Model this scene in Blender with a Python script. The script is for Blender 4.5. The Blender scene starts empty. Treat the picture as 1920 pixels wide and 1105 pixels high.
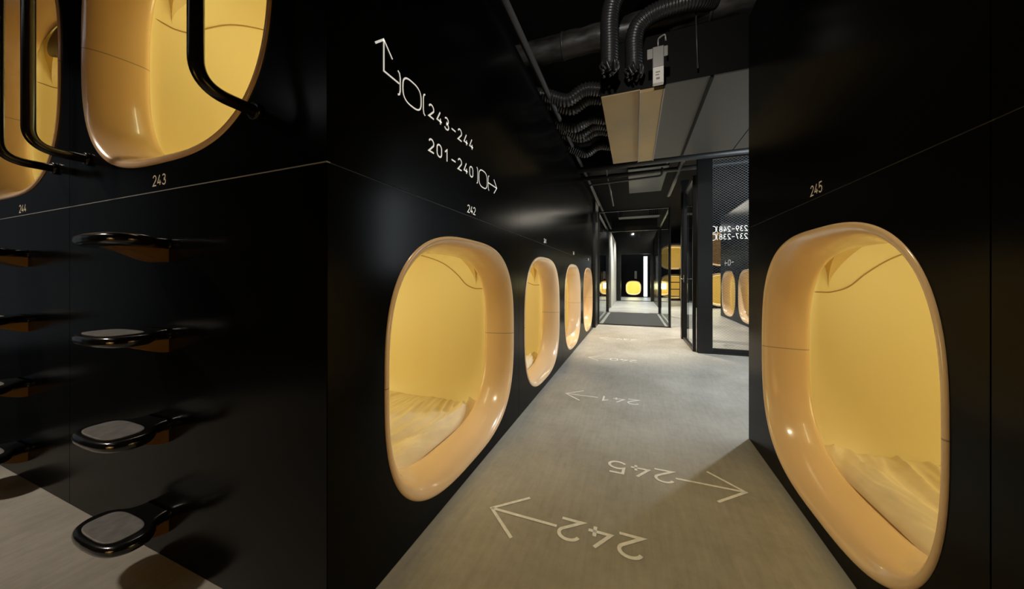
import bpy, bmesh, math, random
from mathutils import Vector, Matrix, noise
C = bpy.context.scene.collection
PI = math.pi
R = math.radians
random.seed(4)

# ------------------------------------------------------------------ materials
def mat(name, col, rough=.5, metal=0., spec=.5, coat=0., emit=None, est=0.):
    m = bpy.data.materials.new(name); m.use_nodes = True
    b = m.node_tree.nodes['Principled BSDF']
    b.inputs['Base Color'].default_value = (*col, 1)
    b.inputs['Roughness'].default_value = rough
    b.inputs['Metallic'].default_value = metal
    b.inputs['Specular IOR Level'].default_value = spec
    b.inputs['Coat Weight'].default_value = coat
    b.inputs['Coat Roughness'].default_value = .06
    if emit:
        b.inputs['Emission Color'].default_value = (*emit, 1)
        b.inputs['Emission Strength'].default_value = est
    return m

def nodes(m):
    return m.node_tree.nodes, m.node_tree.links, m.node_tree.nodes['Principled BSDF']

def noisy(m, c1, c2, scale=(4, 4, 4), detail=6, ns=1., bump=0., r1=None, r2=None, lo=.35, hi=.65, bdist=.01):
    n, l, b = nodes(m)
    tc = n.new('ShaderNodeTexCoord'); mp = n.new('ShaderNodeMapping'); nz = n.new('ShaderNodeTexNoise'); rp = n.new('ShaderNodeValToRGB')
    mp.inputs['Scale'].default_value = scale
    nz.inputs['Scale'].default_value = ns; nz.inputs['Detail'].default_value = detail
    l.new(tc.outputs['Object'], mp.inputs['Vector']); l.new(mp.outputs[0], nz.inputs['Vector'])
    rp.color_ramp.elements[0].position = lo; rp.color_ramp.elements[1].position = hi
    rp.color_ramp.elements[0].color = (*c1, 1); rp.color_ramp.elements[1].color = (*c2, 1)
    l.new(nz.outputs['Fac'], rp.inputs[0]); l.new(rp.outputs[0], b.inputs['Base Color'])
    if r1 is not None:
        mr = n.new('ShaderNodeMapRange'); mr.inputs[1].default_value = lo; mr.inputs[2].default_value = hi
        mr.inputs[3].default_value = r1; mr.inputs[4].default_value = r2
        l.new(nz.outputs['Fac'], mr.inputs[0]); l.new(mr.outputs[0], b.inputs['Roughness'])
    if bump:
        bp = n.new('ShaderNodeBump'); bp.inputs['Strength'].default_value = bump; bp.inputs['Distance'].default_value = bdist
        l.new(nz.outputs['Fac'], bp.inputs['Height']); l.new(bp.outputs[0], b.inputs['Normal'])
    return m

def math_node(n, l, op, a, bval):
    x = n.new('ShaderNodeMath'); x.operation = op
    for i, v in enumerate((a, bval)):
        if v is None: continue
        if isinstance(v, (int, float)): x.inputs[i].default_value = v
        else: l.new(v, x.inputs[i])
    return x.outputs[0]

M = {}
M['panel'] = noisy(mat('black satin laminate', (.006, .006, .0065), .21, spec=.20), (.0022, .0022, .0024), (.0034, .0033, .0033), (.8, .8, .8), detail=2, r1=.20, r2=.22)
def soften(m, f):
    n, l, b = nodes(m)
    df = n.new('ShaderNodeBsdfDiffuse'); df.inputs[0].default_value = (.0025, .0025, .0025, 1)
    mx = n.new('ShaderNodeMixShader'); mx.inputs[0].default_value = f
    l.new(b.outputs[0], mx.inputs[1]); l.new(df.outputs[0], mx.inputs[2]); l.new(mx.outputs[0], n['Material Output'].inputs[0])
soften(M['panel'], .45)
M['dark'] = mat('matte black paint', (.003, .003, .003), .6, spec=.15)
M['frame'] = mat('black powder coated steel', (.012, .012, .012), .35, spec=.5)
M['gloss'] = mat('glossy black lacquer', (.006, .006, .006), .16, spec=.5, coat=.25)
M['bronze'] = mat('dark bronze lacquer', (.21, .105, .022), .3, metal=.35)  # orange capsule light reflected on the black brackets, put into their colour
M['rail'] = mat('black lacquered tube', (.010, .008, .006), .22, spec=.5)
M['pad'] = noisy(mat('grey grip rubber', (.16, .16, .16), .55), (.13, .13, .132), (.19, .19, .19), (30, 30, 30))
M['seam'] = mat('aluminium joint strip', (.38, .38, .4), .4, metal=.3)  # light grey stands in for light caught on the panel edge
M['seamdim'] = mat('dark joint strip', (.16, .15, .14), .4, metal=.5)  # darker copy of the strip for joints that catch less light
M['white'] = mat('white lettering film', (.85, .83, .78), .5, emit=(1, .97, .9), est=.45)  # emission added so poorly lit lettering reads bright; not a lamp
M['paint'] = noisy(mat('white floor paint', (.7, .67, .58), .55, emit=(1, .95, .82), est=.05), (.74, .72, .66), (.88, .86, .8), (40, 40, 40))  # slight emission added to lift the paint above the floor
M['number'] = mat('dim grey lettering film', (.6, .5, .36), .5, emit=(1, .8, .55), est=.10)  # faint emission added to keep the numbers readable; not a lamp
M['duct'] = noisy(mat('black wrapped duct', (.03, .028, .026), .45), (.015, .014, .013), (.05, .046, .042), (4, 14, 14), bump=.4, r1=.3, r2=.55)
M['hose'] = mat('black ribbed hose', (.022, .022, .022), .33, spec=.6)
M['conduit'] = mat('dark steel conduit', (.05, .05, .052), .38, metal=.3)
M['tan'] = noisy(mat('tan duct board', (.26, .21, .14), .5), (.32, .225, .10), (.42, .29, .125), (1.6, 1.6, 1.6), r1=.42, r2=.55)
M['greyboard'] = mat('grey board', (.062, .058, .05), .5)
M['galv'] = mat('galvanised metal', (.3, .29, .27), .4, metal=.6)
M['label'] = mat('white paper label', (.75, .73, .66), .6)
M['ink'] = mat('grey print', (.25, .2, .17), .6)
M['seamline'] = mat('amber joint line', (.40, .24, .08), .5)
M['ceilblack'] = mat('black sprayed soffit', (.004, .004, .004), .8, spec=.2)
M['mat'] = noisy(mat('charcoal door mat', (.03, .03, .03), .9), (.018, .018, .018), (.045, .043, .04), (60, 60, 60))
M['pale'] = noisy(mat('pale wall panel', (.62, .6, .54), .5), (.55, .53, .48), (.68, .66, .6), (2, 2, .5))
M['fixture'] = mat('white lamp lens', (.8, .8, .8), .4, emit=(1, .96, .9), est=6)
M['daylight'] = mat('bright window pane', (.8, .8, .8), .4, emit=(.9, .95, 1), est=3.)
M['steel'] = mat('brushed steel', (.5, .48, .45), .25, metal=1)

def line_material(name, col, rough, coat, linecol):
    m = mat(name, col, rough, coat=coat)
    n, l, b = nodes(m)
    tc = n.new('ShaderNodeTexCoord'); sp = n.new('ShaderNodeSeparateXYZ'); l.new(tc.outputs['Object'], sp.inputs[0])
    az = math_node(n, l, 'ABSOLUTE', sp.outputs['Z'], None)
    f = math_node(n, l, 'LESS_THAN', az, .0022)
    mx = n.new('ShaderNodeMix'); mx.data_type = 'RGBA'
    mx.inputs['A'].default_value = (*col, 1); mx.inputs['B'].default_value = (*linecol, 1)
    l.new(f, mx.inputs['Factor']); l.new(mx.outputs['Result'], b.inputs['Base Color'])
    return m
M['rim'] = line_material('cream gelcoat rim', (.85, .59, .345), .2, .4, (.45, .33, .2))
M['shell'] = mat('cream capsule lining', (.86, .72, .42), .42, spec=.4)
M['fin'] = mat('amber moulded fin', (.66, .47, .20), .4, spec=.4)  # darker than the lining: the fin's shading is put into its colour
M['sheet'] = noisy(mat('cream cotton sheet', (.84, .70, .48), .85, spec=.2), (.80, .66, .44), (.86, .72, .50), (9, 9, 9))
M['hood'] = mat('brown rolled blind', (.035, .018, .007), .4)

def floor_material():
    m = mat('sealed concrete', (.3, .28, .24), .4)
    n, l, b = nodes(m)
    tc = n.new('ShaderNodeTexCoord')
    def nz(scale, sc, det, rough=.6):
        mp = n.new('ShaderNodeMapping'); mp.inputs['Scale'].default_value = scale
        x = n.new('ShaderNodeTexNoise'); x.inputs['Scale'].default_value = sc; x.inputs['Detail'].default_value = det
        x.inputs['Roughness'].default_value = rough
        l.new(tc.outputs['Object'], mp.inputs[0]); l.new(mp.outputs[0], x.inputs['Vector']); return x.outputs['Fac']
    big = nz((1, 1, 1), 1.7, 8); fine = nz((1, 1, 1), 22, 6, .7); brush = nz((30, 3, 1), 1.6, 5)
    s = math_node(n, l, 'MULTIPLY', big, .55); t = math_node(n, l, 'MULTIPLY', fine, .22); u = math_node(n, l, 'MULTIPLY', brush, .23)
    f = math_node(n, l, 'ADD', math_node(n, l, 'ADD', s, t), u)
    rp = n.new('ShaderNodeValToRGB')
    rp.color_ramp.elements[0].position = .36; rp.color_ramp.elements[1].position = .64
    rp.color_ramp.elements[0].color = (.29, .275, .24, 1); rp.color_ramp.elements[1].color = (.47, .455, .415, 1)
    l.new(f, rp.inputs[0]); l.new(rp.outputs[0], b.inputs['Base Color'])
    mr = n.new('ShaderNodeMapRange'); mr.inputs[1].default_value = .3; mr.inputs[2].default_value = .7
    mr.inputs[3].default_value = .5; mr.inputs[4].default_value = .36
    l.new(f, mr.inputs[0]); l.new(mr.outputs[0], b.inputs['Roughness'])
    bp = n.new('ShaderNodeBump'); bp.inputs['Strength'].default_value = .12; bp.inputs['Distance'].default_value = .006
    l.new(f, bp.inputs['Height']); l.new(bp.outputs[0], b.inputs['Normal'])
    return m
M['floor'] = floor_material()

def glass_material(name, tint, hatch=False):
    m = bpy.data.materials.new(name); m.use_nodes = True
    n = m.node_tree.nodes; l = m.node_tree.links; n.clear()
    out = n.new('ShaderNodeOutputMaterial'); tr = n.new('ShaderNodeBsdfTransparent'); gl = n.new('ShaderNodeBsdfGlossy')
    tr.inputs[0].default_value = (*tint, 1); gl.inputs['Roughness'].default_value = .02; gl.inputs[0].default_value = (.9, .95, 1, 1)
    lw = n.new('ShaderNodeFresnel'); ge = n.new('ShaderNodeNewGeometry')
    l.new(math_node(n, l, 'ADD', math_node(n, l, 'MULTIPLY', ge.outputs['Backfacing'], 1 / 1.5 - 1.5), 1.5), lw.inputs[0])
    mx = n.new('ShaderNodeMixShader'); l.new(lw.outputs[0], mx.inputs[0]); l.new(tr.outputs[0], mx.inputs[1]); l.new(gl.outputs[0], mx.inputs[2])
    res = mx.outputs[0]
    if hatch:
        tc = n.new('ShaderNodeTexCoord'); sp = n.new('ShaderNodeSeparateXYZ'); l.new(tc.outputs['Object'], sp.inputs[0])
        fs = []
        for sg in (1, -1):
            d = math_node(n, l, 'ADD', sp.outputs['Z'], math_node(n, l, 'MULTIPLY', sp.outputs['X'], .75 * sg))
            k = math_node(n, l, 'FRACT', math_node(n, l, 'MULTIPLY', d, 30.), None)
            fs.append(math_node(n, l, 'LESS_THAN', k, .14))
        f = math_node(n, l, 'MAXIMUM', fs[0], fs[1])
        fade = n.new('ShaderNodeMapRange'); l.new(sp.outputs['Z'], fade.inputs[0])
        fade.inputs[1].default_value = .9; fade.inputs[2].default_value = 2.4; fade.inputs[3].default_value = .25; fade.inputs[4].default_value = .95
        f = math_node(n, l, 'MULTIPLY', f, fade.outputs[0])
        df = n.new('ShaderNodeBsdfDiffuse'); df.inputs[0].default_value = (.22, .24, .26, 1)
        m2 = n.new('ShaderNodeMixShader'); l.new(f, m2.inputs[0]); l.new(res, m2.inputs[1]); l.new(df.outputs[0], m2.inputs[2]); res = m2.outputs[0]
    l.new(res, out.inputs[0]); return m
M['glass'] = glass_material('clear glass', (.86, .9, .9))
M['meshglass'] = glass_material('wired glass', (.86, .88, .88), True)

# ------------------------------------------------------------------ helpers
def obj(name, bm, m, parent=None, smooth=False, auto=None):
    me = bpy.data.meshes.new(name)
    bmesh.ops.recalc_face_normals(bm, faces=bm.faces[:])
    bm.to_mesh(me); bm.free()
    me.materials.append(M[m] if isinstance(m, str) else m)
    if smooth:
        for p in me.polygons: p.use_smooth = True
    o = bpy.data.objects.new(name, me); C.objects.link(o)
    if parent: o.parent = parent
    return o
def tag(o, label, cat, group=None, kind=None):
    o['label'] = label; o['category'] = cat
    if group: o['group'] = group
    if kind: o['kind'] = kind
    return o
def thing(name, label, cat, loc=(0, 0, 0), rz=0, group=None):
    o = bpy.data.objects.new(name, None); C.objects.link(o); o.empty_display_size = .1
    o.location = loc; o.rotation_euler = (0, 0, rz)
    return tag(o, label, cat, group)
def struct(name, bm, m, label=None, parent=None, smooth=False):
    o = obj(name, bm, m, parent, smooth)
    if not parent: o['kind'] = 'structure'
    if label: o['label'] = label
    if label and not parent: o['category'] = name.split('_')[0]
    return o
def dup(root, loc, rz, label, group=None):
    r = root.copy(); C.objects.link(r); r.location = loc; r.rotation_euler = (0, 0, rz); r['label'] = label
    if group: r['group'] = group
    for ch in list(root.children):
        if ch.type == 'LIGHT': continue
        c = ch.copy(); C.objects.link(c); c.parent = r
        for g in list(ch.children):
            d = g.copy(); C.objects.link(d); d.parent = c
    return r
def box(bm, x0, x1, y0, y1, z0, z1, bev=0):
    r = bmesh.ops.create_cube(bm, size=1)
    for v in r['verts']:
        v.co = Vector(((x0 + x1) / 2 + v.co.x * (x1 - x0), (y0 + y1) / 2 + v.co.y * (y1 - y0), (z0 + z1) / 2 + v.co.z * (z1 - z0)))
    if bev:
        es = list({e for v in r['verts'] for e in v.link_edges})
        bmesh.ops.bevel(bm, geom=es, offset=bev, segments=2, affect='EDGES', profile=.5)
    return bm
def boxes(*bs, bev=0):
    bm = bmesh.new()
    for b in bs: box(bm, *b, bev=bev)
    return bm
def loft(bm, rings, closed=True, cap0=False, cap1=False):
    vs = [[bm.verts.new(p) for p in r] for r in rings]
    n = len(vs[0])
    for a, b in zip(vs, vs[1:]):
        for i in range(n if closed else n - 1):
            j = (i + 1) % n
            bm.faces.new((a[i], a[j], b[j], b[i]))
    if cap0: bm.faces.new(vs[0])
    if cap1: bm.faces.new(vs[-1][::-1])
    return vs
def smooth_path(pts, per=8):
    pts = [Vector(p) for p in pts]
    if len(pts) < 3: return pts
    ext = [pts[0] * 2 - pts[1]] + pts + [pts[-1] * 2 - pts[-2]]
    out = []
    for i in range(1, len(ext) - 2):
        a, b, c, d = ext[i - 1:i + 3]
        for k in range(per):
            t = k / per
            out.append(.5 * ((2 * b) + (c - a) * t + (2 * a - 5 * b + 4 * c - d) * t * t + (3 * b - a - 3 * c + d) * t ** 3))
    out.append(pts[-1]); return out
def arc_corner(pts, rad, seg=8):
    """polyline with rounded corners"""
    pts = [Vector(p) for p in pts]; out = [pts[0]]
    for a, b, c in zip(pts, pts[1:], pts[2:]):
        p = b + (a - b).normalized() * rad; q = b + (c - b).normalized() * rad
        for k in range(seg + 1):
            t = k / seg; out.append((1 - t) ** 2 * p + 2 * t * (1 - t) * b + t * t * q)
    out.append(pts[-1]); return out
def tube(bm, pts, r, seg=14, caps=True):
    pts = [Vector(p) for p in pts]; n = len(pts)
    t0 = (pts[1] - pts[0]).normalized()
    up = Vector((0, 0, 1)) if abs(t0.z) < .9 else Vector((1, 0, 0))
    nrm = t0.cross(up).normalized(); rings = []
    for i, p in enumerate(pts):
        t = (pts[min(i + 1, n - 1)] - pts[max(i - 1, 0)]).normalized()
        nrm = (nrm - t * nrm.dot(t)).normalized(); bn = t.cross(nrm)
        rr = r(i / (n - 1)) if callable(r) else r
        rings.append([p + (nrm * math.cos(2 * PI * k / seg) + bn * math.sin(2 * PI * k / seg)) * rr for k in range(seg)])
    loft(bm, rings, True, caps, caps); return bm
def ribbed(bm, pts, r, pitch, amp, seg=14):
    """corrugated hose"""
    pts = smooth_path(pts, 6); L = [0]
    for a, b in zip(pts, pts[1:]): L.append(L[-1] + (b - a).length)
    tot = L[-1]; n = int(tot / pitch * 4); out = []; j = 0
    for k in range(n + 1):
        s = tot * k / n
        while j < len(L) - 2 and L[j + 1] < s: j += 1
        f = (s - L[j]) / max(1e-9, L[j + 1] - L[j]); out.append(pts[j].lerp(pts[j + 1], f))
    return tube(bm, out, lambda t: r + amp * math.cos(2 * PI * t * tot / pitch), seg)
def resample(pts, step):
    L = [0]
    for a, b in zip(pts, pts[1:]): L.append(L[-1] + (b - a).length)
    n = max(2, int(L[-1] / step)); out = []; j = 0
    for k in range(n + 1):
        s = L[-1] * k / n
        while j < len(L) - 2 and L[j + 1] < s: j += 1
        out.append(pts[j].lerp(pts[j + 1], (s - L[j]) / max(1e-9, L[j + 1] - L[j])))
    return out

# ------------------------------------------------------------------ lettering (own single-stroke digits)
def arc(cx, cy, rx, ry, a0, a1, n=12):
    return [(cx + rx * math.cos(R(a0 + (a1 - a0) * k / n)), cy + ry * math.sin(R(a0 + (a1 - a0) * k / n))) for k in range(n + 1)]
GL = {
    '0': [(arc(.3, .70, .30, .30, 0, 180) + arc(.3, .30, .30, .30, 180, 360), True)],
    '1': [([(.06, .74), (.34, 1), (.34, 0)], False)],
    '2': [(arc(.3, .71, .285, .29, 165, -32) + [(.0, .0), (.6, 0)], False)],
    '3': [(arc(.28, .755, .25, .245, 150, -90, 12) + arc(.28, .255, .3, .255, 90, -155, 14), False)],
    '4': [([(.40, 1.), (.0, .25), (.62, .25)], False), ([(.44, .50), (.44, 0)], False)],
    '5': [([(.56, 1), (.08, 1), (.05, .53)] + arc(.28, .31, .31, .31, 125, -150, 14), False)],
    '7': [([(.0, 1), (.6, 1), (.2, 0)], False)],
    '8': [(arc(.3, .76, .24, .24, 0, 360, 20)[:-1], True), (arc(.3, .26, .3, .26, 0, 360, 20)[:-1], True)],
    '9': [(arc(.3, .69, .3, .31, 0, 360, 20)[:-1], True), ([(.575, .57), (.22, 0)], False)],
    '-': [([(.0, .45), (.62, .45)], False)],
}
def ribbon(bm, pts, hw, closed, put):
    P = [Vector((p[0], p[1])) for p in pts]; n = len(P); l = []; r = []
    for i, p in enumerate(P):
        a = P[(i - 1) % n] if (closed or i > 0) else None
        c = P[(i + 1) % n] if (closed or i < n - 1) else None
        d1 = (p - a).normalized() if a is not None else None; d2 = (c - p).normalized() if c is not None else None
        d1 = d1 or d2; d2 = d2 or d1
        n1 = Vector((-d1.y, d1.x)); n2 = Vector((-d2.y, d2.x)); m = n1 + n2
        m = m.normalized() if m.length > 1e-6 else n1
        k = hw / max(.3, m.dot(n1))
        l.append(bm.verts.new(put(p + m * k))); r.append(bm.verts.new(put(p - m * k)))
    for i in range(n if closed else n - 1):
        j = (i + 1) % n
        try: bm.faces.new((l[i], l[j], r[j], r[i]))
        except ValueError: pass
def strokes(bm, lst, hw, put):
    for pts, closed in lst: ribbon(bm, pts, hw, closed, put)
def text_strokes(s, x, y, h, w, adv):
    out = []
    for ch in s:
        if ch != ' ':
            for pts, cl in GL[ch]: out.append(([(x + p[0] * w / .6, y + p[1] * h) for p in pts], cl))
        x += adv
    return out
def onwall(p): return (p[0], -.0022, p[1])
def onfloor(p): return (p[0], p[1], .0018)
def sup(a, b, n, k=48, cx=0, cy=0):
    out = []
    for i in range(k):
        t = 2 * PI * i / k; c, s = math.cos(t), math.sin(t)
        out.append((cx + a * math.copysign(abs(c) ** (2 / n), c), cy + b * math.copysign(abs(s) ** (2 / n), s)))
    return out

# ------------------------------------------------------------------ sleeping capsules
PA, PB, PN = .608, .566, 2.95     # half width, half height, roundness of the opening
NS = 112
def ring(a, b, n, w, vz=0):
    return [(p[0], w, p[1] + vz) for p in sup(a, b, n, NS)]
RIM = [(-.003, .03), (-.003, 0), (-.002, -.003), (.002, -.0055), (.010, -.0065), (.022, -.0045), (.038, .003), (.056, .016), (.074, .036), (.090, .062),
       (.102, .092), (.110, .120), (.114, .142), (.115, .158), (.111, .172), (.098, .182), (.07, .187), (.03, .19)]
RIM = [(d * .62 if d > 0 else d, w) for d, w in RIM]
def shell_lat(v, w=.4):
    a, b, n = PA + .005, PB + .03, 5
    q = 1 - min(1, abs(v / b)) ** n
    return a * q ** (1 / n)
def make_capsule(label):
    t = thing('sleeping_capsule', label, 'sleeping capsule')
    bm = bmesh.new(); loft(bm, [ring(PA - d, PB - d, PN, w) for d, w in RIM]); obj('rim', bm, 'rim', t, True)
    bm = bmesh.new(); rs = [ring(PA - .028, PB - .028, PN, .190), ring(PA - .01, PB, 3.4, .198)]
    rs += [ring(PA + .003, PB + .024, 4.4, .215), ring(PA + .005, PB + .03, 5, .25)]
    rs += [ring(PA + .005, PB + .03, 5, w) for w in (.5, .9, 1.4, 1.8)]
    rs += [ring(PA - .02, PB, 5, 1.95), ring(PA - .10, PB - .08, 4.5, 2.02), ring(PA - .25, PB - .22, 4, 2.05)]
    loft(bm, rs, True, False, True); obj('lining', bm, 'shell', t, True)
    zs = -.63
    for s in (1, -1):
        bm = bmesh.new(); pts = []
        for w, z in smooth_path([Vector((a, b, 0)) for a, b in ((.19, .932), (.25, .93), (.30, .932), (.367, .961), (.43, 1.03), (.52, 1.107), (.635, 1.158), (.77, 1.185), (1.0, 1.19))], 6) and [(p.x, p.y) for p in smooth_path([Vector((a, b, 0)) for a, b in ((.19, .932), (.25, .93), (.30, .932), (.367, .961), (.43, 1.03), (.52, 1.107), (.635, 1.158), (.77, 1.185), (1.0, 1.19))], 6)]:
            pts.append((s * (shell_lat(z + zs) - .001), w, z + zs))
        tube(bm, pts, .0032, 6); obj('joint_line', bm, 'seamline', t, True)
        bm = bmesh.new(); rr = []
        for k in range(13):                                  # hanging fin: wide at the ceiling, a point on the side wall
            f = k / 12; z = .945 + f * .245; la = shell_lat(z + zs) + .012
            prot = .012 + .115 * f ** 1.7; w0 = .295 - .10 * f ** 1.3; w1 = .297 + .125 * f ** 1.5; wm = .285 - .03 * f
            rr.append([(s * la, w0, z + zs), (s * (la - prot), wm, z + zs), (s * (la - prot * .55), wm * .5 + w1 * .5 - .012 * f, z + zs), (s * la, w1, z + zs)])
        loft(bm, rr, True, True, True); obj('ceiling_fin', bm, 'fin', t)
    bm = bmesh.new()
    tube(bm, arc_corner([(-.03, .36, PB + .02), (-.03, .36, PB - .012), (.03, .36, PB - .012), (.03, .36, PB + .02)], .012), .0035, 8)
    obj('coat_hook', bm, 'galv', t, True)
    return t
def capsule_light(t, e, col=(.96, 1, .57), k=.25):
    d = bpy.data.lights.new('capsule_lamp', 'AREA'); d.shape = 'RECTANGLE'; d.size = .62; d.size_y = .05; d.energy = e * k; d.color = col
    d2 = bpy.data.lights.new('capsule_back_lamp', 'AREA'); d2.shape = 'RECTANGLE'; d2.size = .9; d2.size_y = .5; d2.energy = e * .86; d2.color = col  # second unseen light, added to brighten rim and side walls
    o = bpy.data.objects.new('capsule_back_lamp', d2); C.objects.link(o); o.parent = t; o.location = (0, 1.93, .12); o.rotation_euler = (R(-90), 0, 0)
    o = bpy.data.objects.new('capsule_lamp', d); C.objects.link(o); o.parent = t
    o.location = (0, .225, PB - .03); o.rotation_euler = (R(62), 0, 0)      # faces +y and down
    return o
WL, WF, WR = -.778, .637, .67       # planes of corridor left wall, ladder wall, corridor right wall
LZ = .63; UZ = 1.987
cap = make_capsule('cream-rimmed capsule number 242 in the left wall, nearest and largest of that row')
cap.location = (WL, 1.462, LZ); cap.rotation_euler = (0, 0, R(90))
POD = 'glowing sleeping capsules'
lab = {1: 'second cream-rimmed capsule along the left corridor wall, number 241', 2: 'third cream-rimmed capsule along the left corridor wall, number 240', 3: 'farthest narrow-looking capsule in the left corridor wall, just before the glass'}
caps = [cap]
LY = [1.462, 2.915, 4.43, 5.95]
for i in (1, 2, 3): caps.append(dup(cap, (WL, LY[i], LZ), R(90), lab[i]))
c245 = dup(cap, (WR, 1.604, LZ), R(-90), 'cream-rimmed capsule number 245, alone in the right wall'); c245.scale = (.93, 1, 1)
c243 = dup(cap, (-1.607, WF, UZ), 0, 'raised capsule number 243 above the ladder steps, upper left')
c244 = dup(cap, (-3.04, WF, UZ), 0, 'raised capsule number 244 cut by the left photo edge')
for c in caps[:2]: capsule_light(c, 5.6)
for c in caps[2:]: capsule_light(c, 5.6)
for c, e in ((c245, 5.4), (c243, 7.4), (c244, 7.4)): capsule_light(c, e)
# brown rolled blind inside capsule 244
bm = bmesh.new()
tube(bm, [(-.50 + .9 * k / 30, .255, PB - .085 - .01 * (1 - (k / 30)) ** 2) for k in range(31)], lambda f: .004 + .070 * math.sin(PI * min(1, f * 1.05 + .02)) ** .7 if f < .9 else .035, 16)
b = obj('rolled_blind', bm, 'hood', c244, True); b['label'] = 'dark brown rolled blind'
# ------------------------------------------------------------------ mattresses
def make_mattress(name_label, loc, rz, sx=1, seed=0, sub=(120, 60)):
    t = thing('mattress', name_label, 'mattress', loc, rz)
    bm = bmesh.new(); L0, L1 = .2, 1.9; hw = PA - .045
    nx, ny = 64, 150; grid = []
    for j in range(ny + 1):
        w = L0 + (L1 - L0) * (j / ny) ** 1.5; row = []
        for i in range(nx + 1):
            u = -hw + 2 * hw * i / nx
            edge = min(w - L0, L1 - w, hw - abs(u))
            z = .02 * (1 - math.exp(-edge / .035)) - .02
            warp = noise.noise(Vector((u * 1.6, w * 1.2, seed * 3.1))) * .16 + .10 * u * math.sin(seed)
            r1 = 1 - abs(noise.noise(Vector((u * .9, (w + warp) * 8.5, 3 + seed)))) * 2
            r2 = 1 - abs(noise.noise(Vector((u * 2.0, (w + warp * 1.4) * 19, 9 + seed)))) * 2
            r3 = 1 - abs(noise.noise(Vector((u * 3.5, (w + warp * 2 + u * .15) * 42, 4 + seed)))) * 2
            amp = (.35 + .75 * math.exp(-(w - L0) / .30)) * min(1, edge / .05)
            z += (.030 * max(0, r1) ** 3 + .017 * max(0, r2) ** 2 + .007 * max(0, r3) ** 2 + .012 * noise.noise(Vector((u * 3, w * 3, seed)))) * amp
            f = w - L0
            if f < .14: z += .020 * math.sin(PI * min(1, f / .14)) + .012 * noise.noise(Vector((u * 9, w * 6, seed))) * min(1, f / .03)
            row.append(bm.verts.new((u, w, z)))
        grid.append(row)
    for j in range(ny):
        for i in range(nx): bm.faces.new((grid[j][i], grid[j][i + 1], grid[j + 1][i + 1], grid[j + 1][i]))
    obj('fitted_sheet', bm, 'sheet', t, True)
    rings = []
    for z in (-.004, -.03, -.05):
        hh = hw - .004
        rings.append([(-hh, L0 + .004, z - .016), (hh, L0 + .004, z - .016), (hh, L1, z - .016), (-hh, L1, z - .016)])
    bm = bmesh.new(); loft(bm, rings, True, True, True); obj('foam_core', bm, 'sheet', t)
    t.scale = (sx, 1, 1); return t
make_mattress('rumpled cream mattress inside capsule 242 on the left', (WL, LY[0], .135), R(90), seed=1)
make_mattress('cream mattress corner showing inside the second left capsule', (WL, LY[1], .135), R(90), seed=3)
make_mattress('rumpled cream mattress inside capsule 245 on the right', (WR, 1.604, .135), R(-90), .93, seed=5)

# ------------------------------------------------------------------ walls of the capsule blocks (local frame: x right, y into the wall, z up)
def panel(bm, x0, x1, z0, z1, hole=None, g=.0018):
    x0 += g; x1 -= g; z0 += g; z1 -= g
    nb = 24; outer = []
    for k in range(4):
        (ax, az), (bx, bz) = [((x0, z0), (x1, z0)), ((x1, z0), (x1, z1)), ((x1, z1), (x0, z1)), ((x0, z1), (x0, z0))][k]
        outer += [(ax + (bx - ax) * i / nb, az + (bz - az) * i / nb) for i in range(nb)]
    es = []
    def loop(pts):
        vs = [bm.verts.new((p[0], 0, p[1])) for p in pts]
        return [bm.edges.new((vs[i], vs[(i + 1) % len(vs)])) for i in range(len(vs))]
    if hole is None:
        vs = [bm.verts.new((x, 0, z)) for x, z in ((x0, z0), (x1, z0), (x1, z1), (x0, z1))]; bm.faces.new(vs); return
    es = loop(outer)
    cx, cz, sx = hole[:3]; sz = hole[3] if len(hole) > 3 else 1
    es += loop([(cx + p[0] * sx, cz + p[1] * sz) for p in sup(PA - .002, PB - .002, PN, NS)])
    bmesh.ops.triangle_fill(bm, edges=es, use_beauty=True)
def wall(name, panels, loc, rz, label):
    bm = bmesh.new()
    for p in panels: panel(bm, *p)
    o = struct(name, bm, 'panel', label); o.location = loc; o.rotation_euler = (0, 0, rz)
    s = o.modifiers.new('thick', 'SOLIDIFY'); s.thickness = .012; s.offset = 0
    return o
ZS, ZT = 1.318, 2.634
yb = [.637, 2.189, 3.69, 5.19, 6.72]
wall('wall_left', [(yb[i], yb[i + 1], .0, ZS, (LY[i], LZ, 1)) for i in range(4)] + [(yb[i], yb[i + 1], ZS, ZT) for i in range(4)], (WL - .006, 0, 0), R(90), 'black panel wall with four capsules on the left of the corridor')
xb = [-5.46, -3.90, -2.34, WL]
wall('wall_front', [(xb[i], xb[i + 1], 0, ZS) for i in range(3)] + [(xb[0], xb[1], ZS, ZT), (xb[1], xb[2], ZS, ZT, (-3.04, UZ, 1)), (xb[2], xb[3], ZS, ZT, (-1.607, UZ, 1))], (0, WF + .006, 0), 0, 'black panel wall carrying the ladder steps at far left')
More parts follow.
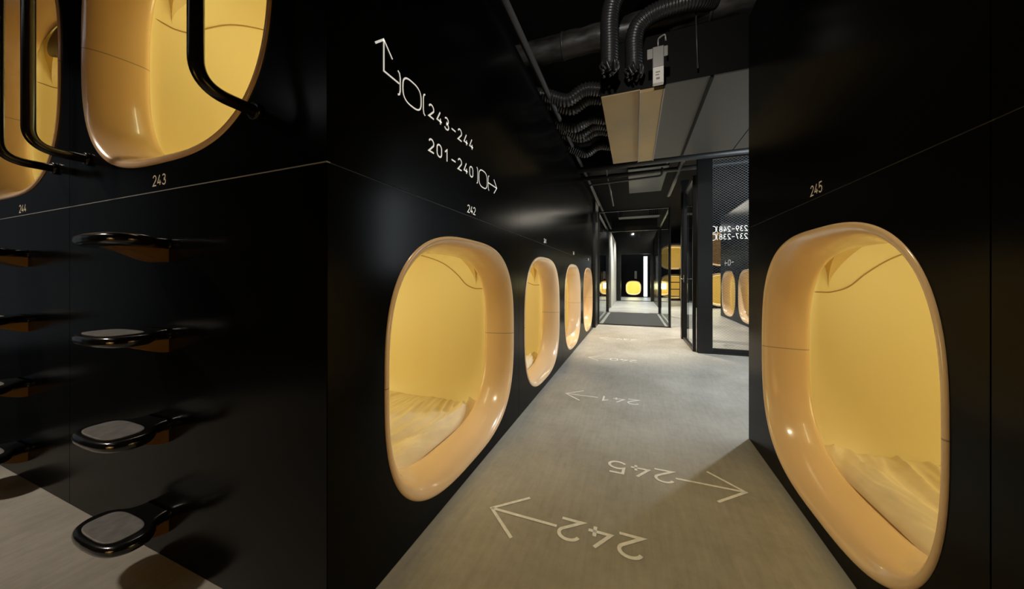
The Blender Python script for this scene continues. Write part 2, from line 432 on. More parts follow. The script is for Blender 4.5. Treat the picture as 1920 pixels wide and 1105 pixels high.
# local x of the right wall runs along -y
wall('wall_right', [(-2.405, -.946, 0, ZS, (-1.604, LZ, .93)), (-.946, .6, 0, ZS, (-.17, LZ, 1)), (.6, 1.5, 0, ZS), (-2.405, -.946, ZS, ZT), (-.946, .6, ZS, ZT), (.6, 1.5, ZS, ZT)], (WR + .006, 0, 0), R(-90), 'black panel wall with one capsule on the right')
def strip(n, b, label=None, m='seamdim'): return struct('trim_%d' % n, boxes(b), m, label)
strip(1, (-5.46, WL, WF - .0012, WF + .010, ZS - .0017, ZS + .0017), 'thin bright joint line across the ladder wall', 'seam')
strip(2, (WL - .010, WL - .004, .64, 6.7, ZS - .003, ZS + .003), 'thin joint line along the left corridor wall')
strip(3, (WR + .004, WR + .010, -1.4, 2.4, ZS - .003, ZS + .003), 'thin joint line along the right wall')
k = 4
for y in yb[1:-1]:
    strip(k, (WL - .010, WL - .005, y - .003, y + .003, 0, ZT)); k += 1
strip(k, (-2.343, -2.337, WF + .005, WF + .010, 0, ZT)); k += 1
strip(k, (WR + .005, WR + .010, .943, .949, 0, ZT), m='dark')
# block tops, ends and backs
struct('wall_left_block', boxes((-3.1, WL - .014, 6.70, 6.72, 0, ZT), (-3.1, WL - .014, .66, 6.72, ZT - .02, ZT), (-5.46, -3.1, .66, 2.9, ZT - .02, ZT)), 'panel')
struct('wall_right_block', boxes((WR, 2.9, 2.39, 2.405, 0, ZT), (WR + .014, 2.9, -1.5, 2.39, ZT - .02, ZT)), 'panel')
# ------------------------------------------------------------------ floor, ceiling, outer walls
struct('floor', boxes((-6.6, 9, -4.2, 30, -.1, 0)), 'floor', 'sealed brownish grey concrete floor')
struct('ceiling', boxes((-6.6, 9, -4.2, 30, 3.6, 3.7)), 'ceilblack', 'black painted soffit above the services')
c = dup(cap, (WR, .17, LZ), R(-90), 'next capsule of the right wall, beside the viewer and past the right photo edge'); capsule_light(c, 6.5, (1, .80, .40))  # unseen capsule, added to throw orange light on the step brackets
wall('wall_back', [(-3.0, -.67, 0, ZT), (-.67, .9, 0, ZT), (.9, 2.4, 0, ZS, (1.6, LZ, 1)), (.9, 2.4, ZS, ZT), (2.4, 4.0, 0, ZS), (2.4, 4.0, ZS, ZT), (4.0, 6.6, 0, ZT)], (0, -1.506, 0), R(180), 'black panel wall opposite the ladder steps')
for x, lb in ((-1.6, 'low capsule across the aisle, opposite the ladder steps and behind the viewer'),):
    c = dup(cap, (x, -1.5, LZ), R(180), lb); capsule_light(c, 12, (1, .72, .30))  # unseen capsule, added to throw orange light on floor and steps

# ------------------------------------------------------------------ ladder steps
def offset(poly, d):
    n = len(poly); out = []
    for i in range(n):
        a, b, c = Vector(poly[i - 1]), Vector(poly[i]), Vector(poly[(i + 1) % n])
        t = ((b - a).normalized() + (c - b).normalized())
        t = t.normalized() if t.length > 1e-6 else (c - b).normalized()
        out.append((b.x - t.y * d, b.y + t.x * d))
    return out
def make_step(label):
    t = thing('ladder_step', label, 'step', group='ladder steps of capsule 243')
    # plan outline, x lateral, y negative = away from the wall, counter-clockwise
    half = smooth_path([Vector(p) for p in ((.075, .004, 0), (.076, -.02, 0), (.090, -.042, 0), (.120, -.058, 0), (.142, -.078, 0), (.150, -.105, 0), (.144, -.135, 0), (.118, -.162, 0), (.07, -.176, 0), (0, -.180, 0))], 5)
    right = [(p.x, p.y) for p in half]
    poly = [(-x, y) for x, y in right] + right[::-1][1:]
    poly = poly if sum(a[0] * b[1] - b[0] * a[1] for a, b in zip(poly, poly[1:] + poly[:1])) > 0 else poly[::-1]
    bm = bmesh.new(); rings = []
    for d, z in ((.016, 0), (.009, -.0015), (.004, -.005), (.001, -.010), (0, -.017), (.001, -.024), (.005, -.030), (.011, -.034), (.020, -.036)):
        rings.append([(x, min(y, .004), z) for x, y in offset(poly, d)])
    loft(bm, rings, True, True, True); obj('tread', bm, 'gloss', t, True)
    bm = bmesh.new(); loft(bm, [[(p[0], p[1], z) for p in sup(a, b, 3.2, 44, 0, -.112)] for a, b, z in ((.106, .050, .0), (.106, .050, .0022), (.103, .047, .003))], True, False, True)
    obj('grip_pad', bm, 'pad', t)
    prof = [(.004, -.03), (-.10, -.034), (-.135, -.034)] + [(-.135 + .135 * f + .0, -.036 - .046 * (3 * f * f - 2 * f ** 3)) for f in [k / 10 for k in range(1, 10)]] + [(.004, -.083)]
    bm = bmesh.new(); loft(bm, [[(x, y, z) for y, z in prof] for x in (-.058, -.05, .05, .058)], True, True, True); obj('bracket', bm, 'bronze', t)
    return t
st = make_step('black ladder step below capsule 243, lowest of its column')
SZ = (.180, .500, .821, 1.142)
nm = ('lowest', 'second from the floor', 'third from the floor', 'topmost')
st.location = (-1.607, WF, SZ[0])
for i in (1, 2, 3): dup(st, (-1.607, WF, SZ[i]), 0, 'black ladder step below capsule 243, %s of its column' % nm[i], 'ladder steps of capsule 243')
for i in range(4): dup(st, (-2.86, WF, SZ[i]), 0, 'black ladder step at the left photo edge, %s' % nm[i], 'ladder steps of capsule 244')
# ------------------------------------------------------------------ grab rails
def make_rail(label):
    t = thing('grab_rail', label, 'handrail', group='grab rails beside the raised capsules')
    e, z0, z1 = .1455, 1.505, 2.47
    bm = bmesh.new(); tube(bm, arc_corner([(0, .0, z0), (0, -e, z0), (0, -e, z1), (0, 0, z1)], .075, 12), .0172, 18); obj('tube', bm, 'rail', t, True)
    for z in (z0, z1):
        bm = bmesh.new(); tube(bm, [(0, .001, z), (0, -.012, z), (0, -.0125, z)], lambda f: .026 if f < .9 else .022, 20); obj('collar', bm, 'rail', t, True)
    return t
rl = make_rail('black tubular grab rail right of capsule 243'); rl.location = (-1.069, WF, 0)
dup(rl, (-2.159, WF, 0), 0, 'black tubular grab rail left of capsule 243, between two capsules')
dup(rl, (-2.48, WF, 0), 0, 'black tubular grab rail of capsule 244, its foot entering from the left photo edge')

# ------------------------------------------------------------------ wall lettering
def wall_number(s, loc, rz, label, h=.036, w=.021, adv=.031, m='number'):
    bm = bmesh.new(); wd = adv * (len(s) - 1) + w
    strokes(bm, text_strokes(s, -wd / 2, 0, h, w, adv), h * .065, onwall)
    o = obj('wall_number', bm, m); o.location = loc; o.rotation_euler = (0, 0, rz)
    return tag(o, label, 'number')
for i, s in enumerate(('242', '241', '240', '239')):
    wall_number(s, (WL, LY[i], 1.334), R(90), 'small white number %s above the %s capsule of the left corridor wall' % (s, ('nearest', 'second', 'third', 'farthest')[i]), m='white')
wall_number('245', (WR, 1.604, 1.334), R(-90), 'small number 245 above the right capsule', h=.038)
wall_number('243', (-1.607, WF, 1.340), 0, 'small dim number 243 under the upper left capsule')
wall_number('244', (-2.86, WF, 1.334), 0, 'small dim number 244 near the left photo edge')
def pod_symbol(x0, x1, zc, h, bw=.022, gap=.012, flip=False):
    """rounded capsule outline between two facing brackets"""
    a = (x1 - x0) / 2; cx = (x0 + x1) / 2
    out = [(sup(a, h / 2, 2.9, 40, cx, zc), True)]
    lb = [(x0 - gap - bw, zc + h * .46), (x0 - gap - bw * .3, zc + h * .40), (x0 - gap, zc + h * .25), (x0 - gap, zc - h * .25), (x0 - gap - bw * .3, zc - h * .40), (x0 - gap - bw, zc - h * .46)]
    out.append((lb, False)); out.append(([(2 * cx - x, z) for x, z in lb], False)); return out
S0 = (WL, 0, 0)
sg = thing('direction_sign', 'white wall sign 243-244 with bent arrow pointing up, upper line', 'sign', S0, R(90))
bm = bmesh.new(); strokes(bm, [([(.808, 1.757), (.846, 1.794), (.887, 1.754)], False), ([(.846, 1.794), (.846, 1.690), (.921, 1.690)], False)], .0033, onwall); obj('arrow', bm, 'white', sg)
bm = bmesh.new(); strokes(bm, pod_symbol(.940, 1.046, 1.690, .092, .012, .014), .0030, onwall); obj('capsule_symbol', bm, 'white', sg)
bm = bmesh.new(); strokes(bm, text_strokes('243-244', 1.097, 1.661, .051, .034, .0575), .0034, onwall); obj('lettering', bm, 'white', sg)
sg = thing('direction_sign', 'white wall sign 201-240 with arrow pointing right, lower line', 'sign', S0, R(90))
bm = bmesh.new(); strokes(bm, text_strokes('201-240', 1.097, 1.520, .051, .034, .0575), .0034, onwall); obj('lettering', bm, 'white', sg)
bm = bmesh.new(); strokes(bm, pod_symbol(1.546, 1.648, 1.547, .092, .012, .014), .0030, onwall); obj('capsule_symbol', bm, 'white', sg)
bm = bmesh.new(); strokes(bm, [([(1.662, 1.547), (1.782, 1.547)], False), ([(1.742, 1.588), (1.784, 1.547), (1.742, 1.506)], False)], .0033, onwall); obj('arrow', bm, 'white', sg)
# ------------------------------------------------------------------ floor lettering (read from the far end, so turned by 180 degrees)
def floor_mark(s, y, x_tip, x0, label, h=.104, right=True):
    """x0: where the row of digits starts (larger x end), read towards -x; tip beyond it"""
    t = thing('floor_marking', label, 'floor marking', (0, y, 0), R(180), 'painted capsule numbers with arrows on the floor')
    w, adv = .082, .113
    u0 = -x0
    bm = bmesh.new(); strokes(bm, text_strokes(s, u0, -h / 2, h, w, adv), .0072, onfloor); obj('lettering', bm, 'paint', t)
    tip = -x_tip; sg = 1 if tip > u0 else -1
    st = u0 + 2 * adv + w + .012 if sg > 0 else u0 - .012
    bm = bmesh.new(); strokes(bm, [([(st, 0), (tip, 0)], False), ([(tip - sg * .137, .121), (tip, 0), (tip - sg * .137, -.121)], False)], .0068, onfloor); obj('arrow', bm, 'paint', t)
    return t
floor_mark('242', 1.278, -.580, .028, 'painted floor number 242 with arrow to the left capsule, nearest')
floor_mark('245', 1.793, .488, .182, 'painted floor number 245 with arrow pointing to the right capsule')
floor_mark('241', 2.785, -.556, .034, 'painted floor number 241 with arrow to the second left capsule')
floor_mark('240', 4.17, -.548, .034, 'painted floor number 240 with arrow to the third left capsule')
floor_mark('239', 5.62, -.548, .034, 'faint painted floor number 239 with arrow by the glass partition')

# ------------------------------------------------------------------ ceiling services
def one(name, bm, m, label, cat, group=None, smooth=True):
    return tag(obj(name, bm, m, None, smooth), label, cat, group)
# wrapped round duct across the corridor
t = thing('round_duct', 'thick dark wrapped duct crossing above the corridor', 'duct', (0, 2.95, 3.15))
bm = bmesh.new(); tube(bm, [(-1.5 + k * .05, .0, .004 * math.sin(k * 1.7)) for k in range(0, 84)], lambda f: .108 + .003 * math.sin(f * 90), 24); obj('pipe', bm, 'duct', t, True)
for x in (-.62, .55):
    bm = bmesh.new(); tube(bm, [(x, 0, 0), (x + .02, 0, 0)], .115, 24); obj('band', bm, 'conduit', t, True)
for x, yy, lb, pp in ((-.18, 2.62, 'left of the two ribbed black hoses hanging over the corridor', [(0, 0, 0), (0, 0, .15), (0, 0, .36), (.03, 0, .50), (.13, 0, .62), (.30, 0, .70), (.44, 0, .79), (.50, 0, .935)]),
                  (.0, 2.74, 'right of the two ribbed black hoses hanging over the corridor', [(0, 0, 0), (0, 0, .12), (0, 0, .24), (.03, 0, .34), (.12, 0, .405), (.26, 0, .43), (.44, .03, .45), (.56, .13, .48)])):
    t = thing('flexible_hose', lb, 'hose', (x, yy, 2.66), 0, 'hanging ribbed hoses')
    bm = bmesh.new(); ribbed(bm, pp, .066, .022, .0045, 18); obj('sleeve', bm, 'hose', t, True)
    bm = bmesh.new()
    for k in range(10):
        a = 2 * PI * k / 10 + random.random() * .4
        tube(bm, smooth_path([(.055 * math.cos(a), .055 * math.sin(a), .03), (.07 * math.cos(a), .07 * math.sin(a), 0), (.05 * math.cos(a + .4), .05 * math.sin(a + .4), -.035 - random.random() * .03)], 4), .011, 6)
    obj('torn_end', bm, 'hose', t, True)
# air handling unit with tan board underside
AX0, AX1, AY0, AY1, AZ = -.263, 2.38, 2.84, 4.53, 2.55
t = thing('air_handling_unit', 'black suspended air unit with tan board underside', 'air unit', (0, 0, 0))
obj('casing', boxes((AX0, AX1, AY0, AY1, AZ + .006, AZ + .42)), 'dark', t)
obj('bottom_board', boxes((AX0, .045, AY0, AY1, AZ - .004, AZ + .006)), 'tan', t)
obj('bottom_board', boxes((.052, .222, AY0 + .01, AY1 - .01, AZ - .022, AZ + .006), bev=.002), 'tan', t)
obj('bottom_board', boxes((.232, .545, AY0, AY1, AZ - .004, AZ + .006)), 'greyboard', t)
obj('bottom_board', boxes((.57, 1.1, AY0, AY1, AZ - .004, AZ + .006)), 'greyboard', t)
obj('bottom_board', boxes((1.11, 2.38, AY0, AY1, AZ - .004, AZ + .006)), 'greyboard', t)
for x in (.048, .227): obj('joint_strip', boxes((x - .004, x + .004, AY0, AY1, AZ - .026, AZ)), 'galv', t)
obj('joint_strip', boxes((.545, .57, AY0, AY1, AZ - .012, AZ)), 'dark', t)
for x, y in ((-.2, 3.25), (-.2, 4.45), (1.0, 3.25), (1.0, 4.45)): obj('hanger_rod', tube(bmesh.new(), [(x, y, AZ + .42), (x, y, 3.6)], .008, 8), 'conduit', t, True)
# hanging bracket with label
t = thing('hanging_bracket', 'small grey hanging box with white label over the corridor', 'bracket', (.165, 2.60, 2.435))
obj('body', boxes((-.038, .038, -.02, .02, .12, .27), bev=.004), 'galv', t)
obj('wing_plate', boxes((-.075, .065, -.006, .006, .20, .27), bev=.002), 'galv', t)
lb = obj('label_plate', boxes((-.036, .036, -.022, .018, 0, .118), bev=.002), 'label', t)
obj('print', boxes((-.018, .012, -.0235, -.022, .075, .083), (-.018, .006, -.0235, -.022, .055, .063), (-.014, .01, -.0235, -.022, .025, .04)), 'ink', lb)
obj('hook', tube(bmesh.new(), arc_corner([(0, 0, .27), (0, 0, .34), (.05, 0, .36), (.05, 0, .31)], .02), .006, 8), 'galv', t, True)
# ribbed hoses from the unit to the left wall top
AX0 = -.263
for k in range(6):
    y = 2.95 + k * .24; dz = .045 * math.sin(k * 2.1)
    bm = bmesh.new(); z = 2.68 + dz
    ribbed(bm, [(-1.25, y - .10, 2.76), (-.95, y - .05, 2.755), (-.75, y - .02, z + .03), (-.58, y + .05 * math.sin(k * 3), z - .035), (-.42, y, z + .03), (AX0 - .006, y + .02, z + .01)], .055, .026, .006, 14)
    one('supply_hose', bm, 'hose', ('ribbed black hose from the air unit to the left wall, %s of six' % ('nearest', 'second nearest', 'third nearest', 'third farthest', 'second farthest', 'farthest')[k]), 'hose', 'bundle of ribbed hoses')
AX0 = -.263
# pipes running along the corridor and across it
def pipe(pts, r, label, m='conduit', name='ceiling_pipe', rad=.06, g='pipes under the ceiling'):
    bm = bmesh.new(); tube(bm, arc_corner(pts, rad) if len(pts) > 2 else [Vector(p) for p in pts], r, 14)
    return one(name, bm, m, label, 'pipe', g)
pipe([(-.735, .9, 2.685), (-.735, 12, 2.685)], .026, 'long straight pipe along the top of the left wall')
pipe([(-1.4, 4.78, 2.60), (2.4, 4.78, 2.60)], .042, 'thick pipe crossing behind the tan-bottomed unit')
pipe([(-1.2, 5.3, 2.62), (2.4, 5.3, 2.62)], .032, 'second pipe crossing farther along the corridor')
pipe([(-.66, 6.6, 2.46), (-.66, 5.25, 2.50), (.38, 5.15, 2.50), (.38, 5.15, 2.62)], .016, 'bent conduit forming a hoop over the corridor', rad=.05)
pipe([(-.40, 6.9, 2.50), (-.40, 5.0, 2.66)], .016, 'thin slanting conduit above the glass partition')
pipe([(.62, 4.85, 2.62), (.62, 6.9, 2.62)], .034, 'pipe running lengthwise on the right of the ceiling')
pipe([(.45, 2.9, 3.4), (.45, 2.78, 2.6)], .006, 'thin hanger rod beside the air unit')
struct('beam_1', boxes((-3.0, 3.4, 5.7, 5.95, 2.86, 3.6)), 'dark', 'dark beam crossing over the corridor')
struct('beam_2', boxes((-3.0, 3.4, 4.6, 4.7, 2.9, 3.6)), 'dark')
t = thing('cable_tray', 'black cable tray with loose cables above the corridor', 'cable tray', (0, 0, 0))
obj('tray', boxes((-.1, .5, 5.4, 6.9, 2.72, 2.735), (-.1, -.09, 5.4, 6.9, 2.72, 2.78), (.49, .5, 5.4, 6.9, 2.72, 2.78)), 'conduit', t)
for x in (-.095, .495): obj('hanger_rod', tube(bmesh.new(), [(x, 6.2, 2.78), (x, 6.2, 3.6)], .006, 8), 'conduit', t, True)
for k in range(3):
    obj('cable', tube(bmesh.new(), smooth_path([(.0 + k * .12, 5.4 + j * .3, 2.745 + .012 * math.sin(j * 2 + k)) for j in range(6)], 4), .008, 8), 'hose', t, True)

# ------------------------------------------------------------------ glass vestibule at the corridor end
VX0, VX1, VY0, VY1, VZ = -.765, .70, 7.29, 10.0, 2.47
def frame_rect(x0, x1, y0, y1, z0, z1, b=.03, d=.04):
    """frame bars for a rectangle in the x or y plane"""
    if abs(y1 - y0) < 1e-6:
        return boxes((x0, x0 + b, y0 - d / 2, y0 + d / 2, z0, z1), (x1 - b, x1, y0 - d / 2, y0 + d / 2, z0, z1), (x0 + b, x1 - b, y0 - d / 2, y0 + d / 2, z0, z0 + b), (x0 + b, x1 - b, y0 - d / 2, y0 + d / 2, z1 - b, z1))
    return boxes((x0 - d / 2, x0 + d / 2, y0, y0 + b, z0, z1), (x0 - d / 2, x0 + d / 2, y1 - b, y1, z0, z1), (x0 - d / 2, x0 + d / 2, y0 + b, y1 - b, z0, z0 + b), (x0 - d / 2, x0 + d / 2, y0 + b, y1 - b, z1 - b, z1))
def glazed(name, x0, x1, y0, y1, z0, z1, label, cat, b=.03, m='glass', kind=None):
    t = thing(name, label, cat); obj('frame', frame_rect(x0, x1, y0, y1, z0, z1, b), 'frame', t)
    if abs(y1 - y0) < 1e-6: bm = boxes((x0 + b, x1 - b, y0 - .001, y0 + .001, z0 + b, z1 - b))
    else: bm = boxes((x0 - .001, x0 + .001, y0 + b, y1 - b, z0 + b, z1 - b))
    bm2 = bmesh.new()
    if abs(y1 - y0) < 1e-6: vs = [bm2.verts.new(p) for p in ((x0 + b, y0, z0 + b), (x1 - b, y0, z0 + b), (x1 - b, y0, z1 - b), (x0 + b, y0, z1 - b))]
    else: vs = [bm2.verts.new(p) for p in ((x0, y0 + b, z0 + b), (x0, y1 - b, z0 + b), (x0, y1 - b, z1 - b), (x0, y0 + b, z1 - b))]
    bm.free(); bm2.faces.new(vs); obj('pane', bm2, m, t)
    return t
glazed('glass_partition', VX0 + .03, VX1, VY0, VY0, 0, VZ, 'thin-framed glass partition closing the end of the corridor', 'glass partition', .022)
glazed('glass_screen', VX0 + .02, VX0 + .02, VY0 + .05, VY1 - .05, 0, VZ, 'glass side panel on the left within the corridor vestibule', 'glass panel', .03)
glazed('glass_screen', VX1 - .02, VX1 - .02, VY0 + .05, VY1 - .05, 0, VZ, 'glass side panel on the right within the corridor vestibule', 'glass panel', .03)
struct('post_left', boxes((-.80, -.735, 6.74, 7.27, 0, ZT)), 'frame')
o = obj('door_mat', boxes((VX0 + .12, VX1 - .10, VY0 + .12, VY1 - .12, 0, .012)), 'mat'); tag(o, 'dark rectangular door mat inside the glass vestibule', 'mat')
t = thing('portal_frame', 'dark portal frame at the back of the glass vestibule', 'door frame')
obj('post', boxes((VX0, VX0 + .06, VY1 - .03, VY1 + .03, 0, VZ)), 'frame', t); obj('post', boxes((VX1 - .06, VX1, VY1 - .03, VY1 + .03, 0, VZ)), 'frame', t)
obj('lintel', boxes((VX0 + .06, VX1 - .06, VY1 - .03, VY1 + .03, VZ - .08, VZ)), 'frame', t)
obj('threshold', boxes((VX0 + .06, VX1 - .06, VY1 - .03, VY1 + .03, 0, .015)), 'steel', t)
t = thing('wall_air_grille', 'pale slatted air grille above the vestibule inside the glass', 'air grille', (0, 8.1, 2.62))
obj('casing', boxes((-.35, .55, -.05, .25, -.16, .02)), 'greyboard', t)
for k in range(4): obj('slat', boxes((-.33 + .02 * k, -.325 + .02 * k, -.056, -.05, -.15, .01)), 'dark', t)
for k in range(5): obj('slat', boxes((.33 + .04 * k, .345 + .04 * k, -.056, -.05, -.15, .01)), 'dark', t)
# beyond the vestibule
struct('wall_hall_left', boxes((-.90, -.78, 10.3, 15.4, 0, 2.75)), 'panel')
struct('wall_hall_pale', boxes((-.78, -.74, 11.6, 15.0, 0, 2.6)), 'pale', 'pale wall panel seen through the glass')  # pale sheet standing in for lights reflected on the hall wall
struct('wall_hall_right', boxes((.78, .9, 12.4, 15.4, 0, 2.75)), 'panel')
t = thing('door_frame', 'distant black doorway at the far end of the corridor', 'door frame', (0, 15.4, 0))
obj('jamb', boxes((-.95, -.56, -.06, .06, 0, 3.6)), 'frame', t); obj('jamb', boxes((.68, .95, -.06, .06, 0, 3.6)), 'frame', t)
obj('header', boxes((-.56, .68, -.06, .06, 2.1, 3.6)), 'frame', t); obj('threshold', boxes((-.56, .68, -.06, .06, 0, .02)), 'frame', t)
def wall_face(name, x0, x1, y, holes, z1=ZT):
    ps = []
    for a, b, h in holes: ps.append((a, b, 0, z1, h))
    bm = bmesh.new()
    for p in ps: panel(bm, *p)
    o = struct(name, bm, 'panel'); o.location = (0, y, 0); return o
wall_face('wall_far', -1.2, .9, 18.8, [(-3.2, -.75, None), (-.75, .75, (-.04, .50, .65, .68)), (.75, 3.2, None)])
far = dup(cap, (-.04, 18.8, .50), 0, 'tiny bright capsule far away at the end of the corridor'); far.scale = (.65, .65, .68); capsule_light(far, 8)
one('notice_board', boxes((.02, .14, 18.775, 18.793, 1.0, 1.42)), 'greyboard', 'small grey panel hanging above the farthest capsule', 'panel', smooth=False)
t = thing('window_1', 'tall bright window slot beside the farthest capsule', 'window', (.57, 18.7, 0)); t['kind'] = 'structure'
obj('window_frame', boxes((-.12, -.09, -.04, .04, .05, 2.2), (.09, .12, -.04, .04, .05, 2.2)), 'frame', t); obj('pane', boxes((-.09, .09, -.01, .01, .05, 2.2)), 'daylight', t)

# ------------------------------------------------------------------ glazed room on the right
t = thing('glass_door', 'open glass door with black frame on the right of the corridor', 'glass door', (.775, 0, 0))
obj('frame', frame_rect(0, 0, 5.02, 5.98, 0, 2.42, .045, .04), 'frame', t)
bm = bmesh.new(); bm.faces.new([bm.verts.new(p) for p in ((0, 5.065, .045), (0, 5.935, .045), (0, 5.935, 2.375), (0, 5.065, 2.375))]); obj('pane', bm, 'glass', t)
hd = obj('handle', tube(bmesh.new(), arc_corner([(-.02, 5.86, 1.0), (-.07, 5.86, 1.0), (-.07, 5.74, 1.0)], .015), .010, 10), 'steel', t, True)
obj('rose', boxes((-.026, -.02, 5.83, 5.89, .94, 1.06), bev=.004), 'steel', hd)
struct('post_corridor', boxes((.735, .845, 5.98, 6.10, 0, ZT)), 'frame')
struct('post_corner', boxes((.80, .945, 4.93, 5.02, 0, ZT)), 'frame')
t = glazed('wired_glass_screen', .945, 2.43, 4.96, 4.96, 0, 2.62, 'tall wired glass screen right of the black corner post', 'glass screen', .03, 'meshglass')
obj('floor_rail', boxes((.98, 2.40, 4.945, 4.975, .03, .075)), 'frame', t)
def glass_text(s, z, label):
    t = thing('glass_lettering', label, 'lettering', (0, 4.95, z), 0, 'mirrored numbers on the wired glass')
    # reads correctly from the other side, so mirrored here: x runs leftwards
    X = lambda p: (1.364 - p[0], -.002, p[1])
    bm = bmesh.new(); strokes(bm, text_strokes(s, .0, 0, .066, .030, .0465), .0040, X); obj('lettering', bm, 'white', t)
    bm = bmesh.new(); strokes(bm, pod_symbol(.350, .425, .033, .085, .009, .010), .0040, X); obj('capsule_symbol', bm, 'white', t)
glass_text('239-248', 1.622, 'mirrored white numbers 239-248 on the wired glass, upper line')
glass_text('237-238', 1.521, 'mirrored white numbers 237-238 on the wired glass, lower line')
# wall with two capsules seen through the wired glass, facing the corridor
bm = bmesh.new(); panel(bm, -10.2, -8.72, 0, ZT, (-9.45, LZ, 1)); panel(bm, -8.72, -7.2, 0, ZT, (-8.0, LZ, 1)); panel(bm, -7.2, -5.2, 0, ZT)
o = struct('wall_side_room', bm, 'panel'); o.location = (2.2, 0, 0); o.rotation_euler = (0, 0, R(-90))
struct('wall_side_room_end', boxes((2.21, 4.2, 10.18, 10.2, 0, ZT)), 'panel')
for y, lb in ((9.45, 'farther of two capsules seen through the wired glass'), (8.0, 'nearer of two capsules seen through the wired glass, cut by the right wall')):
    c = dup(cap, (2.2, y, LZ), R(-90), lb); capsule_light(c, 6)
sg = thing('direction_sign', 'small white arrow sign seen through the wired glass', 'sign', (2.2, 0, 0), R(-90))
bm = bmesh.new(); strokes(bm, [([(-9.75, 1.40), (-9.5, 1.40)], False), ([(-9.70, 1.46), (-9.76, 1.40), (-9.70, 1.34)], False), ([(-9.16, 1.40), (-8.95, 1.40)], False)] + pod_symbol(-9.42, -9.26, 1.40, .13, .02, .02), .008, onwall); obj('arrow', bm, 'white', sg)
# far wall with one low and one raised capsule behind the glass
wall_face('wall_beyond', 0, 0, 12.6, [(1.9, 3.75, (2.86, LZ, 1)), (3.75, 5.6, None)], ZS)
wall_up = wall_face('wall_beyond_upper', 0, 0, 12.6, [(1.9, 3.75, (2.86, .667, 1)), (3.75, 5.6, None)], ZS); wall_up.location.z = ZS
c = dup(cap, (2.86, 12.6, LZ), 0, 'low orange capsule facing us beyond the wired glass'); capsule_light(c, 7)
c = dup(cap, (2.86, 12.6, UZ), 0, 'dim raised capsule beyond the wired glass, above the low one'); capsule_light(c, .15)
# far ladder wall seen in the gap right of the vestibule
wall_face('wall_ladder_far', 0, 0, 16.5, [(.95, 2.5, (1.72, LZ, 1))], ZS)
wu = wall_face('wall_ladder_far_upper', 0, 0, 16.5, [(.95, 2.5, (1.72, .667, 1))], ZS); wu.location.z = ZS
c = dup(cap, (1.72, 16.5, UZ), 0, 'distant raised capsule in the gap beside the glass vestibule'); capsule_light(c, 4)
c = dup(cap, (1.72, 16.5, LZ), 0, 'distant low capsule behind ladder steps in the gap beside the vestibule'); capsule_light(c, 5)
t = thing('ladder', 'distant dark ladder in front of a lit capsule beside the glass vestibule', 'ladder', (1.72, 16.42, 0))
for x in (-.22, .22): obj('side_rail', boxes((x - .015, x + .015, -.02, .02, 0, 1.5)), 'frame', t)
for z in SZ: obj('rung', boxes((-.205, .205, -.07, .03, z + .0, z + .04)), 'frame', t)
dup(rl, (1.55, 16.48, .0), 0, 'distant grab rail in the gap beside the vestibule')

# ------------------------------------------------------------------ lights
def area(name, loc, rot, sx, sy, e, col=(1, 1, 1), spread=180):
    d = bpy.data.lights.new(name, 'AREA'); d.shape = 'RECTANGLE'; d.size = sx; d.size_y = sy; d.energy = e; d.color = col; d.spread = R(spread)
    o = bpy.data.objects.new(name, d); C.objects.link(o); o.location = loc; o.rotation_euler = tuple(R(a) for a in rot); return o
def spot(name, loc, tgt, e, ang, col=(1, .9, .75), blend=.5, r=.04):
    d = bpy.data.lights.new(name, 'SPOT'); d.energy = e; d.spot_size = R(ang); d.spot_blend = blend; d.color = col; d.shadow_soft_size = r
    o = bpy.data.objects.new(name, d); C.objects.link(o); o.location = loc
    o.rotation_euler = (Vector(tgt) - Vector(loc)).to_track_quat('-Z', 'Y').to_euler(); return o
# assumed, unseen daylight window in the recess; placed to give the left wall's highlight
t = thing('window_2', 'daylight window in the recess right of the corridor', 'window', (2.45, 0, 0)); t['kind'] = 'structure'
obj('window_frame', frame_rect(0, 0, 2.9, 4.9, 1.1, 2.6, .06, .06), 'frame', t)
bm = bmesh.new(); bm.faces.new([bm.verts.new(p) for p in ((0, 2.96, 1.16), (0, 4.84, 1.16), (0, 4.84, 2.54), (0, 2.96, 2.54))]); obj('pane', bm, 'glass', t)
struct('wall_recess', boxes((2.44, 2.54, 2.41, 4.93, 0, 1.1), (2.44, 2.54, 2.41, 4.93, 2.6, 3.6), (2.44, 2.54, 2.41, 2.9, 1.1, 2.6), (2.44, 2.54, 4.9, 4.93, 1.1, 2.6)), 'panel')
area('daylight', (2.52, 3.9, 1.85), (0, 90, 0), 1.38, 1.88, 62, (.88, .94, 1))  # light added behind the assumed window for the wall highlight and floor
# unseen daylight window at the aisle end, assumed from the ladder wall's bluish tint
t = thing('window_3', 'tall daylight window at the end of the ladder aisle', 'window', (-6.5, 0, 0)); t['kind'] = 'structure'
obj('window_frame', frame_rect(0, 0, -1.4, .5, .1, 2.6, .06, .06), 'frame', t)
bm = bmesh.new(); bm.faces.new([bm.verts.new(p) for p in ((0, -1.34, .16), (0, .44, .16), (0, .44, 2.54), (0, -1.34, 2.54))]); obj('pane', bm, 'glass', t)
area('daylight', (-6.9, -.45, 1.4), (0, -90, 0), 2.4, 1.8, .9, (.85, .93, 1))  # light added behind the assumed window to brighten the ladder aisle
spot('aisle_lamp', (-4.0, -.7, 3.2), (-1.9, .3, 0), 270, 50, (1, .86, .70), .6, .12)  # unseen lamp, assumed from the light and step shadows on the floor
area('aisle_tube', (-2.7, -1.25, 2.9), (50, 0, 0), 1.8, .08, 1.2, (.95, .97, 1))  # unseen light added for edge highlights on steps and rails
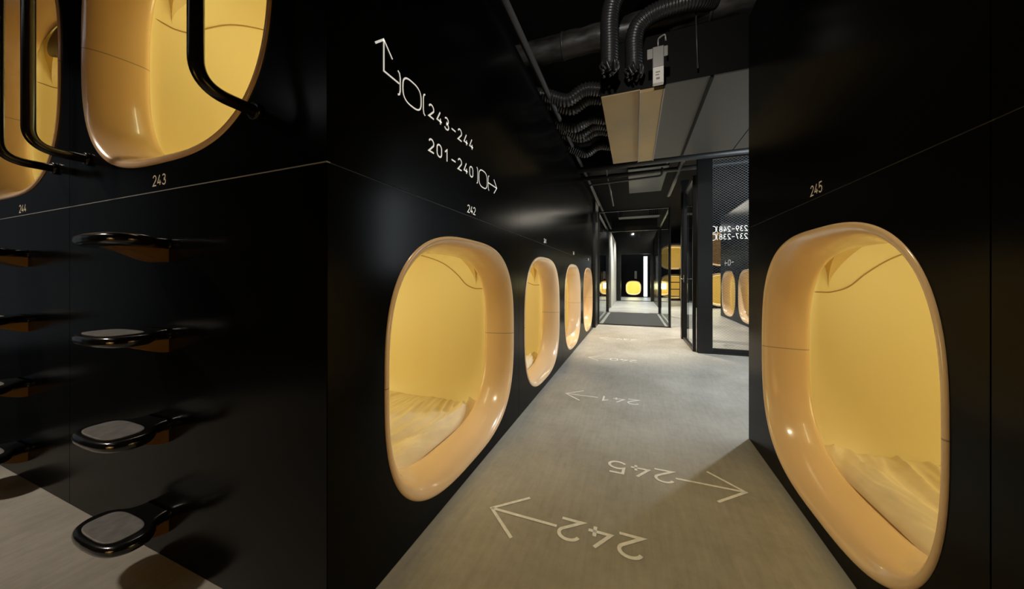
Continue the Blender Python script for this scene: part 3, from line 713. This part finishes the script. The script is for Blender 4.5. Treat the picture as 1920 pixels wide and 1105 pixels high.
spot('entry_lamp', (-.1, .9, 2.95), (.0, 1.2, 0), 75, 75, (1, .84, .55), .8, .15)  # unseen warm light added to brighten the near floor
spot('corridor_lamp', (-.05, .80, 2.80), (.1, 3.0, 3.05), 62, 95, (1, .95, .88), .6, .04)  # unseen light added to bring out the ducts and hoses
spot('recess_lamp', (1.5, 3.6, 2.5), (.05, 3.8, 0), 195, 92, (.93, .97, 1), .7)  # hidden light added under the air unit to brighten the corridor floor
# assumed ceiling spot, added to light the floor at the corridor end
def assumed_ceiling_spot(x, y, z, label, e, ang=70, col=(1, .86, .66), tgt=None):
    t = thing('ceiling_spotlight', label, 'spotlight', (x, y, z))
    bm = bmesh.new(); tube(bm, [(0, 0, .14), (0, 0, 0), (0, 0, .02)], lambda f: .045 if f < .8 else .036, 20); obj('housing', bm, 'dark', t, True)
    obj('stem', tube(bmesh.new(), [(0, 0, .14), (0, 0, 3.6 - z)], .008, 8), 'dark', t, True)
    spot('spot_lamp', (x, y, z - .012), tgt or (x, y, 0), e, ang, col)
assumed_ceiling_spot(-.32, 6.15, 2.82, 'black ceiling spotlight over the end of the corridor', 480, 84)
spot('hall_lamp', (0, 8.7, 2.9), (0, 8.7, 0), 110, 120, (1, .97, .9))  # this and the next two: unseen lights added behind the glass partition
spot('hall_lamp', (0, 11.5, 3.0), (0, 11.5, 0), 560, 120, (1, .98, .92))
spot('hall_lamp', (0, 14, 3.0), (0, 14, 0), 200, 120, (1, .98, .92))
area('far_room_daylight', (.1, 17, 3.3), (0, 0, 0), 1.5, 2, 120, (.95, .98, 1))  # unseen overhead light added to brighten the room past the doorway
spot('side_room_light', (1.95, 7.2, 3.45), (1.6, 7.4, 0), 420, 75, (1, .97, .93), .6)  # unseen light added to brighten the floor behind the wired glass
area('side_room_light', (2.0, 12, 3.3), (0, 0, 0), 2.5, 2, 90, (1, .9, .75))  # unseen overhead light added in front of the farther capsules
w = bpy.data.worlds.new('World'); bpy.context.scene.world = w; w.use_nodes = True
w.node_tree.nodes['Background'].inputs[0].default_value = (.8, .9, 1, 1); w.node_tree.nodes['Background'].inputs[1].default_value = .02

# ------------------------------------------------------------------ camera
cd = bpy.data.cameras.new('camera'); cam = bpy.data.objects.new('camera', cd); C.objects.link(cam)
cd.sensor_fit = 'HORIZONTAL'; cd.sensor_width = 36; cd.lens = 603 / 1920 * 36
cd.shift_y = -29.5 / 1920; cd.clip_start = .02; cd.clip_end = 100
cam.location = (0, 0, 1.0); cam.rotation_euler = (R(90), 0, math.atan2(229, 603))
sc = bpy.context.scene; sc.camera = cam
sc.view_settings.view_transform = 'Standard'; sc.view_settings.look = 'None'; sc.view_settings.exposure = 0
sc.cycles.use_denoising = True
sc.cycles.max_bounces = 10; sc.cycles.diffuse_bounces = 6; sc.cycles.glossy_bounces = 5; sc.cycles.transparent_max_bounces = 12
sc.cycles.sample_clamp_indirect = 6
